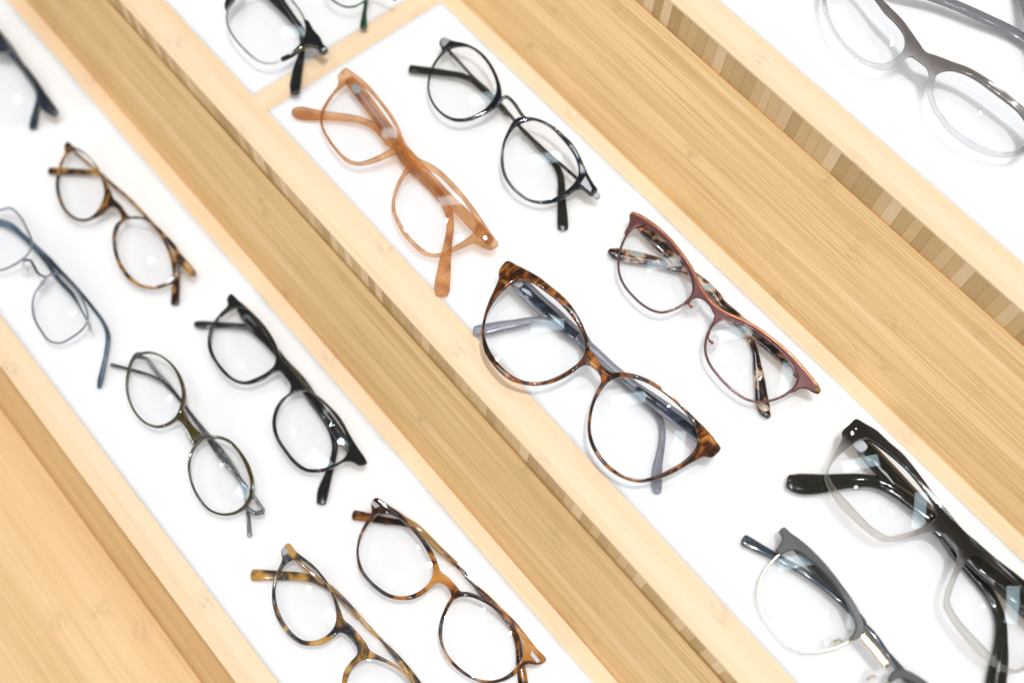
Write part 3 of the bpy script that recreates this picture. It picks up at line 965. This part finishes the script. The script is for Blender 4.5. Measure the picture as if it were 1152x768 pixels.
# ---------------- grey-to-clear eyeglasses on the highest tray
g = Glasses(3, (973.6, 23.5), (1104, 126), 'grey eyeglasses with clear lower rims and unfolded temple in the top right tray', zc=0.013, tilt=9)
l1 = g.loop(tr('Q', '300,0 345,60 400,115 432,165 435,205 420,240 390,270 350,290 310,290 250,270 190,225 140,170 105,110 85,50 78,0 82,-50 105,-95 160,-115 215,-90 260,-50'))
l2 = g.loop(tr('Q', '590,335 640,322 700,335 760,365 830,415 890,460 950,510 990,570 995,630 960,680 890,695 820,680 750,650 680,605 620,545 580,480 565,430 570,370'))
out = tr('Q', '60,0 70,60 100,130 150,200 210,260 270,300 330,318 380,310 430,280 460,258 500,280 535,310 545,340 537,400 545,450 570,510 620,580 680,635 750,680 820,705 880,714 950,705 1000,675 1030,640 1060,650 1090,640 1085,605 1040,560 978,495 930,455 870,405 800,355 720,310 650,285 580,258 530,240 500,200 465,150 420,90 370,40 320,-10 270,-70 215,-120 160,-155 110,-180 80,-175 85,-140 75,-100 60,-50')
g.plate('frame_front', out, [l1, l2], M['fadegrey'], th=0.0022, bev=0.0005)
g.lens(l1)
g.lens(l2)
g.temple(tr('Q', '100,-160,40 250,-115,46 420,-55,46 560,-15,46 700,40,46 820,95,48 930,150,50 1020,210,52 1100,290,56 1130,360,60 1140,400,50'), (0.010, 0.009, 0.007, 0.004, 0.0025), M['greyarm'], th=0.0030)
g.temple(tr('Q', '1080,620,40 1090,480,46 1075,340,46 1050,220,46 1010,110,44 975,20,44 950,-40,50'), (0.0075, 0.0085, 0.0095, 0.010, 0.0035), M['greyarm'], th=0.0030)

# ---------------- amber tortoise round eyeglasses, left tray
g = Glasses(1, (92, 207), (165, 285), 'thin amber tortoiseshell round eyeglasses at the upper end of the left tray', zc=0.0095, tilt=10)
l1 = g.loop(tr('B', '140,72 180,95 215,135 240,180 256,225 260,265 248,305 223,345 190,368 155,370 120,353 91,320 72,275 63,230 65,185 78,135 97,95 115,78'))
l2 = g.loop(tr('B', '365,370 400,368 440,378 480,410 520,455 550,495 568,540 570,580 555,620 520,648 475,660 430,656 390,633 350,588 324,540 312,490 310,445 322,405 340,382'))
out = tr('B', '100,38 130,60 170,82 210,118 240,160 265,205 285,245 300,280 330,310 355,345 370,360 400,360 445,370 490,403 532,445 565,482 590,520 625,560 655,600 652,618 632,618 610,595 585,572 583,600 565,632 530,658 480,674 430,670 380,647 338,600 310,545 297,490 296,440 310,395 335,370 325,345 310,325 285,320 250,350 205,372 165,382 130,374 95,347 68,305 53,255 51,210 58,165 73,120 90,85 88,60')
g.plate('frame_front', out, [l1, l2], M['honey'], th=0.0024, bev=0.0006)
g.lens(l1)
g.lens(l2)
g.temple(tr('B', '112,65,12 200,140,10 290,215,9 370,285,9 440,360,11 500,430,12 545,520,16 566,590,26 568,650,32 564,735,34'), HL1, M['honey'], th=0.0022)
g.temple(tr('B', '630,595,14 560,500,10 470,400,9 380,300,9 290,222,12 235,175,20 170,168,26 90,165,30 25,163,32'), HL2, M['honey'], th=0.0022)

# ---------------- rimless-looking wire eyeglasses with blue temples, left edge
g = Glasses(1, (5.7, 268), (67.4, 346.8), 'fine silver wire eyeglasses with blue temples at the left edge of the photo', zc=0.0095, tilt=9)
l1 = g.loop(tr('C', '0,40 40,32 75,60 105,110 125,165 115,205 85,235 40,262 0,275 -40,262 -80,215 -98,155 -85,95 -45,55'))
l2 = g.loop(tr('C', '155,340 190,297 230,290 275,327 315,375 340,430 343,470 325,505 280,540 235,561 195,553 160,510 134,460 128,410 138,365'))
MX['grey_wire'] = plain('blue_grey_wire', (0.20, 0.23, 0.28), 0.3, 0.2, metallic=0.6)
for l in (l1, l2):
    g.wire('frame_front' if l is l1 else 'rim_wire', [(u, v) for u, v in l], MX['grey_wire'], r=0.00055, closed=True)
    g.lens(l)
b = [g.uv(*p) for p in tr('C', '95,238 115,235 135,262 150,288 175,302')]
g.wire('bridge', [(u, v, 0.0014, 0) for u, v in b], M['gun'])
pad_pair(g, [(tr('C', '158,322')[0], tr('C', '165,315')[0], 0.3), (tr('C', '98,262')[0], tr('C', '92,238')[0], -0.5)], M['silver'])
g.wire('end_piece', [g.uv(*p) + (0.0012, 0) for p in tr('C', '341,470 352,490 362,517')], M['silver'])
g.temple([(x, y, w * 0.66) for x, y, w in tr('C', '-120,70,14 -60,65,18 0,80,22 45,100,26 90,140,28 140,186,30 190,232,30 240,285,26 300,345,20 360,418,20 405,480,22 424,530,28 418,600,27 405,660,30 394,710,32 389,735,24')], HL1, M['bluearm'], th=0.0022)
g.temple([(x, y, w * 0.66) for x, y, w in tr('C', '358,515,8 335,460,9 308,410,14 283,370,24 225,305,26 180,240,24 120,175,22 40,110,22 -60,80,24')], HL2, M['bluearm'], th=0.0022)

# ---------------- olive round eyeglasses
g = Glasses(1, (174, 437), (249, 534), 'small olive green round eyeglasses with thin metal temples on the left tray', zc=0.0095, tilt=9)
l1 = g.loop(tr('D', '122,52 160,43 203,54 246,88 274,132 290,190 285,240 268,282 238,308 200,320 160,310 122,277 95,230 82,170 89,112 102,72'))
l2 = g.loop(tr('D', '347,397 372,375 420,368 466,385 508,428 537,482 553,540 547,590 525,627 488,651 440,655 397,637 358,592 332,540 321,480 328,430'))
ring1 = g.loop(tr('D', '118,46 160,36 207,48 254,83 286,128 304,190 299,242 280,288 243,317 200,329 158,319 117,283 88,232 75,170 82,108 97,65'))
ring2 = g.loop(tr('D', '341,392 369,367 420,358 474,375 520,422 552,478 567,540 561,592 534,635 492,660 440,664 392,645 351,598 324,540 313,480 321,427'))
g.plate('frame_front', ring1, [l1], M['olive'], th=0.0027, bev=0.0004, raw=True)
g.plate('rim', ring2, [l2], M['olive'], th=0.0027, bev=0.0004, raw=True)
g.lens(l1)
g.lens(l2)
br = tr('D', '262,296 285,280 298,262 312,292 340,328 372,360 352,372 338,396 322,375 308,345 290,310')
g.plate('bridge', br, [], M['olive'], th=0.0036, bev=0.0006)
mark(g, 'nose_plate', tr('D', '300,318 322,352 330,376 318,368 302,335'), M['silver'], n0=0.002)
g.wire('end_piece', [g.uv(*p) + (0.0026, 0) for p in tr('D', '128,44 112,50 105,62')], M['gun'])
g.wire('end_piece', [g.uv(*p) + (0.0024, 0) for p in tr('D', '528,632 545,640 570,655 600,650')], M['gun'])
g.temple(tr('D', '112,55,13 150,62,14 190,112,16 240,168,16 300,245,14 350,308,14 395,362,16 450,425,14 500,500,14 528,570,13 541,640,14 546,700,16 549,742,18'), HL1, M['gun'], th=0.0015)
g.temple(tr('D', '602,645,15 560,585,14 500,512,18 430,428,19 380,355,15 330,285,14 275,212,14 225,160,14 165,127,13 90,105,14 18,87,15'), HL2, M['gun'], th=0.0015)

# ---------------- black square eyeglasses
g = Glasses(1, (275, 385), (350, 480), 'glossy black rounded-square eyeglasses in the middle of the left tray', zc=0.0105, tilt=6)
l1 = g.loop(tr('E', '155,66 180,68 215,95 250,140 275,185 292,225 289,262 264,287 225,308 185,320 150,310 116,279 87,240 72,200 72,165 87,120 117,87'))
l2 = g.loop(tr('E', '355,360 395,352 430,372 470,410 505,455 535,505 543,550 530,583 490,608 440,622 400,619 366,596 332,555 302,505 294,460 302,420 326,380'))
out = tr('E', '138,18 165,40 205,75 245,115 275,155 297,195 310,235 340,270 375,315 400,345 440,370 480,405 520,450 545,495 575,545 605,590 608,602 585,612 555,598 530,598 490,619 440,634 395,631 358,608 323,565 293,515 281,470 289,420 310,385 340,358 345,335 325,305 305,285 285,290 245,316 195,330 155,324 118,299 83,255 62,215 58,175 70,130 99,89 127,58 125,35')
g.plate('frame_front', out, [l1, l2], M['black'], th=0.0026, bev=0.0006)
g.lens(l1)
g.lens(l2)
g.temple(tr('E', '160,55,22 200,105,40 250,165,30 290,215,25 330,260,25 380,320,35 420,380,36 460,440,30 485,490,24 497,540,22 490,590,22 475,640,28 456,700,40 450,738,34'), HL1, M['black'], th=0.0028)
g.temple(tr('E', '575,585,22 530,530,35 480,455,35 430,390,30 380,330,25 320,250,25 270,190,28 230,152,30 200,135,24 150,127,20 80,125,24 30,124,28 16,122,20'), HL2, M['black'], th=0.0028)

# ---------------- honey tortoise round eyeglasses at the bottom
g = Glasses(1, (345, 674), (435, 780), 'honey and dark blue tortoiseshell round eyeglasses cut off by the bottom of the photo', zc=0.0105, tilt=9)
l1 = g.loop(tr('F', '240,140 280,135 330,165 380,210 420,260 450,320 468,380 473,430 460,480 430,515 390,540 345,550 300,545 255,515 210,460 180,400 163,340 160,280 172,225 200,172'))
half = [g.uv(*p) for p in tr('F', '545,550 515,515 490,510 450,540 405,568 350,577 295,570 245,540 200,490 165,430 145,360 142,300 150,240 175,180 195,130 190,90 225,48 265,90 310,125 360,165 400,210 440,265 465,315 490,380 515,445 545,468')]
half = [p for p in half if p[0] < -0.0008]
full = crom(half + g.mirror(half)[::-1], True, 0.0011)
l2 = g.mirror(l1)
g.plate('frame_front', full, [l1, l2], M['honeyb'], raw=True)
g.lens(l1)
g.lens(l2)
mark(g, 'end_plate', tr('F', '192,85 212,68 238,98 205,118'), M['plate'])
g.temple(tr('F', '230,100,20 320,180,22 400,250,24 460,300,30 530,370,32 585,430,28'), (0.008, 0.005, 0.0035), M['goldbrown'], th=0.0022)
g.temple(tr('F', '580,430,10 640,495,12 700,545,14 760,610,30 830,690,34 900,780,34 960,880,36 980,1000,46 985,1080,50'), (0.0035, 0.0025, 0.002), M['honeyb'], th=0.0022, name='temple_end')
g.temple(tr('F', '900,800,24 800,660,20 700,540,12 600,430,12 520,350,24 450,290,34 400,256,38 350,233,40 280,220,44 180,216,50 100,213,56 45,213,60'), HL2, M['honeyb'], th=0.0022)

# ---------------- orange havana eyeglasses at the bottom
g = Glasses(1, (447, 625), (543, 718), 'orange brown havana tortoiseshell eyeglasses at the bottom end of the left tray', zc=0.0105, tilt=6.5)
l1 = g.loop(tr('G1', '180,175 220,155 270,158 330,190 390,245 450,315 500,395 530,470 530,530 505,580 460,620 400,650 340,660 280,650 215,615 150,560 105,500 80,430 75,370 90,300 120,240 150,200'))
l2 = g.loop(tr('G2', '190,205 240,185 300,190 360,212 430,250 490,300 550,355 600,410 640,470 655,530 645,590 610,650 560,700 500,735 440,748 380,745 320,728 260,690 200,640 145,575 112,500 105,430 115,350 140,280 165,235'))
out = tr('G1', '180,52 240,85 300,125 360,175 410,225 460,285 510,350 545,410 565,465 580,505 630,545 680,600') + tr('G2', '231,147 280,152 340,172 400,205 460,245 520,295 580,350 640,410 690,465 740,530 790,580 808,605 795,630 740,645 690,638 660,650 620,690 570,730 510,757 450,770 390,770 330,752 260,717 190,662 130,592 95,512 80,430 90,350 110,290 140,225 165,187') + tr('G1', '635,630 600,590 560,578 520,610 470,650 410,678 350,684 300,680 240,660 180,620 120,560 80,500 62,420 62,360 75,290 105,225 140,170 155,130 150,90')
g.plate('frame_front', out, [l1, l2], M['havana'])
g.lens(l1)
g.lens(l2)
mark(g, 'end_plate', tr('G1', '150,92 170,75 208,108 180,122'), M['plate'])
mark(g, 'end_plate', tr('G2', '705,545 770,620 745,635 700,580'), M['plate'])
g.temple(tr('G1', '200,80,25 300,140,28 370,190,30 430,232,38 500,300,42 560,362,42 620,415,38 672,462,34'), (0.0085, 0.006, 0.0045), M['goldbrown'], th=0.0022)
g.temple(tr('G1', '672,460,12 740,530,13') + tr('G2', '260,50,14 310,98,18 360,150,40 420,205,42 500,290,42 575,390,42 612,480,46 624,560,48 632,640,58 645,720,66 655,800,72'), (0.0045, 0.003, 0.0025, 0.002), M['havana'], th=0.0022, name='temple_end')
g.temple(tr('G2', '770,605,24 700,500,22 600,370,20 500,270,18 400,190,14 310,105,10 240,30,10') + tr('G1', '640,430,14 560,350,18 490,285,24 430,245,34 370,215,40 310,203,42 240,195,48 170,180,54 100,168,60 48,160,64'), HL2, M['havana'], th=0.0022)

# ---------------- black and silver eyeglasses above the divider
g = Glasses(2, (214, -60), (299.7, 26.6), 'black and silver browline eyeglasses with black temple tip lying on the wooden divider', zc=0.0125, tilt=7)
l2 = g.loop(tr('H', '105,20 75,70 65,130 75,190 110,260 160,325 220,385 280,435 340,456 400,456 450,435 520,388 580,340 620,290 633,240 632,180 610,110 570,50 530,0 490,-50 440,-90 370,-120 290,-110 200,-70 140,-20'))
l1 = g.mirror(l2)
g.wire('frame_front', l2, M['silver'], r=0.0006, closed=True)
g.wire('rim_wire', l1, M['silver'], r=0.0006, closed=True)
for l in (l1, l2):
    g.lens(l)
ep = crom([g.uv(*p) for p in tr('H', '625,150 655,160 690,220 740,280 765,330 795,360 755,395 720,355 670,340 620,350 540,402 460,437 455,428 530,388 590,332 630,262 635,200')], True, 0.001)
g.plate('end_piece', ep, [], M['black'], th=0.0034, bev=0.0006, raw=True)
g.plate('end_piece', g.mirror(ep), [], M['black'], th=0.0034, bev=0.0006, raw=True)
br = crom([g.uv(*p) for p in tr('H', '115,15 60,80 52,60 60,10 110,-60 180,-110 200,-100 150,-40')], True, 0.001)
g.plate('brow', br, [], M['black'], th=0.003, bev=0.0005, raw=True)
ub = max(p[0] for p in br)
g.plate('brow', g.mirror(br), [], M['black'], th=0.003, bev=0.0005, raw=True)
e0 = min(l2, key=lambda p: p[0])
g.wire('bridge', [(-e0[0], e0[1], 0.002, 0), (0, e0[1] + 0.003, 0.002, 0), (e0[0], e0[1], 0.002, 0)], M['silver'])
mark(g, 'end_plate', tr('H', '752,370 780,355 792,365 762,388'), M['plate'])
g.temple(tr('H', '-250,-600,50 -20,-400,50 200,-220,50 350,-50,55 420,20,55 500,100,55 560,165,55 602,225,50 612,300,40 602,400,46 582,480,62 567,560,72 558,630,74 556,670,60'), (0.0065, 0.006, 0.0058, 0.0055, 0.0048), M['black'], th=0.003)
g.temple(tr('H', '755,375,40 640,250,30 500,60,30 380,-120,34 200,-330,40 0,-520,50 -150,-560,50'), (0.0095, 0.0095, 0.0085, 0.006, 0.004), M['black'], th=0.003)

# ---------------- dark green wire eyeglasses at the top edge
g = Glasses(2, (309, -102), (391.5, -14), 'dark green wire eyeglasses at the top edge with one temple tip on the divider', zc=0.011, tilt=7)
l2 = g.loop(tr('I', '130,-8 200,40 270,75 340,88 410,78 470,45 530,10 575,-60 580,-180 520,-320 420,-400 300,-420 180,-380 90,-290 60,-180 80,-80'))
l1 = g.mirror(l2)
g.wire('frame_front', l2, M['green'], r=0.00055, closed=True)
g.wire('rim_wire', l1, M['green'], r=0.00055, closed=True)
for l in (l1, l2):
    g.lens(l)
e0 = min(l2, key=lambda p: p[0])
g.wire('bridge', [(-e0[0], e0[1], 0.0015, 0), (0, e0[1] + 0.003, 0.0015, 0), (e0[0], e0[1], 0.0015, 0)], M['green'])
g.wire('end_piece', [g.uv(*p) + (0.0016, 0) for p in tr('I', '578,-160 680,-110 800,-50 885,2')], M['green'])
g.temple(tr('I', '-700,-900,40 -300,-620,40 100,-360,36 400,-190,36 500,-120,38 540,-40,40 537,60,40 522,180,50 515,270,72 514,325,78'), (0.007, 0.0062, 0.0058, 0.0052, 0.0046), M['green'], th=0.0018)

# ---------------- smoky eyeglasses at the upper left edge
g = Glasses(1, (-68, 8), (7, 96.5), 'smoky blue-grey half-rim eyeglasses mostly outside the upper left edge', zc=0.0105, tilt=10)
l2 = g.loop(tr('A', '-100,110 0,178 60,212 120,280 180,370 222,450 236,520 222,590 170,640 90,660 0,640 -100,570 -170,470 -190,350 -165,220'))
l1 = g.mirror(l2)
for l in (l1, l2):
    g.lens(l)
bro = crom([g.uv(*p) for p in tr('A', '-160,-60 -80,10 0,85 40,140 90,215 150,285 220,370 280,460 330,530 360,580 335,612 290,592 262,570 245,520 232,460 185,370 125,280 60,210 0,172 -100,105 -190,40')], True, 0.001)
g.plate('frame_front', bro, [], M['smoke'], th=0.0034, bev=0.0007, raw=True)
g.plate('brow', g.mirror(bro), [], M['smoke'], th=0.0034, bev=0.0007, raw=True)
u0 = max(p[0] for p in g.mirror(bro) if p[0] < 0)
vb = g.uv(*tr('A', '-180,0')[0])[1]
ua = g.uv(*tr('A', '-180,0')[0])[0]
g.wire('bridge', [(-ua, vb, 0.003, 0), (0, vb - 0.001, 0.003, 0), (ua, vb, 0.003, 0)], M['smoke'])
mark(g, 'end_plate', tr('A', '318,548 350,578 335,602 300,580'), M['gun'])
g.temple(tr('A', '-500,-250,40 -300,-80,40 -100,60,36 0,160,34 60,215,34 125,290,34 190,380,34 232,450,32 240,500,30 228,560,34 212,630,44 204,680,44'), HL1, M['smoke'], th=0.0026)
g.temple(tr('A', '330,580,36 270,490,30 200,390,28 120,270,28 40,150,28 -100,10,30 -300,-60,40'), HL2, M['smoke'], th=0.0026)


# ------------------------------------------------------------------ light
def disk(name, loc, power, size, target=(0.30, 0.03, 0.0), col=(1, 1, 1)):
    l = bpy.data.lights.new(name, 'AREA')
    l.shape = 'DISK'
    l.size = size
    l.energy = power
    l.color = col
    o = bpy.data.objects.new(name, l)
    COL.objects.link(o)
    o.location = loc
    d = Vector(target) - Vector(loc)
    o.rotation_euler = d.to_track_quat('-Z', 'Y').to_euler()
    return o


disk('ceiling_downlight', (0.36, 0.10, 2.3), 32.0, 0.075)
for x, y, pw in [(-0.55, -0.5, 3.2), (0.75, -0.75, 3.2), (0.25, 0.95, 1.6), (0.1, -1.0, 3.2), (0.62, 0.22, 1.0), (-0.1, 0.12, 1.0)]:
    disk('ceiling_downlight', (x, y, 1.75), pw, 0.045)
for x, y in [(-0.35, 0.5), (0.95, 0.6), (0.4, -0.45)]:
    o = disk('ceiling_strip_light', (x, y, 1.75), 4.2, 0.5, col=(0.9, 0.96, 1.0))
    o.data.shape = 'RECTANGLE'
    o.data.size, o.data.size_y = 0.6, 0.22
# added soft fill lamp, low in front, brightening the boards and end grain
disk('side_fill_light', (-0.2, -2.2, 0.9), 17.0, 1.0, col=(0.97, 0.985, 1.0))

w = bpy.data.worlds.new('World')
scene.world = w
w.use_nodes = True
nt = w.node_tree
nt.nodes.clear()
wo = nt.nodes.new('ShaderNodeOutputWorld')
bg = nt.nodes.new('ShaderNodeBackground')
tc = nt.nodes.new('ShaderNodeTexCoord')
sp = nt.nodes.new('ShaderNodeSeparateXYZ')
nt.links.new(tc.outputs['Generated'], sp.inputs[0])
cr = nt.nodes.new('ShaderNodeValToRGB')
# pale shop walls round about, a dark ceiling overhead
cr.color_ramp.elements[0].position = 0.15
cr.color_ramp.elements[0].color = (0.97, 0.98, 1.0, 1)
cr.color_ramp.elements[1].position = 0.85
cr.color_ramp.elements[1].color = (0.16, 0.165, 0.17, 1)
nt.links.new(sp.outputs[2], cr.inputs[0])
nt.links.new(cr.outputs[0], bg.inputs[0])
bg.inputs[1].default_value = 0.60
nt.links.new(bg.outputs[0], wo.inputs[0])

scene.view_settings.view_transform = 'Standard'
scene.view_settings.look = 'None'
scene.view_settings.exposure = -0.31
scene.view_settings.gamma = 1.0
scene.render.engine = 'CYCLES'
scene.cycles.max_bounces = 16
scene.cycles.transparent_max_bounces = 32
scene.cycles.use_denoising = True
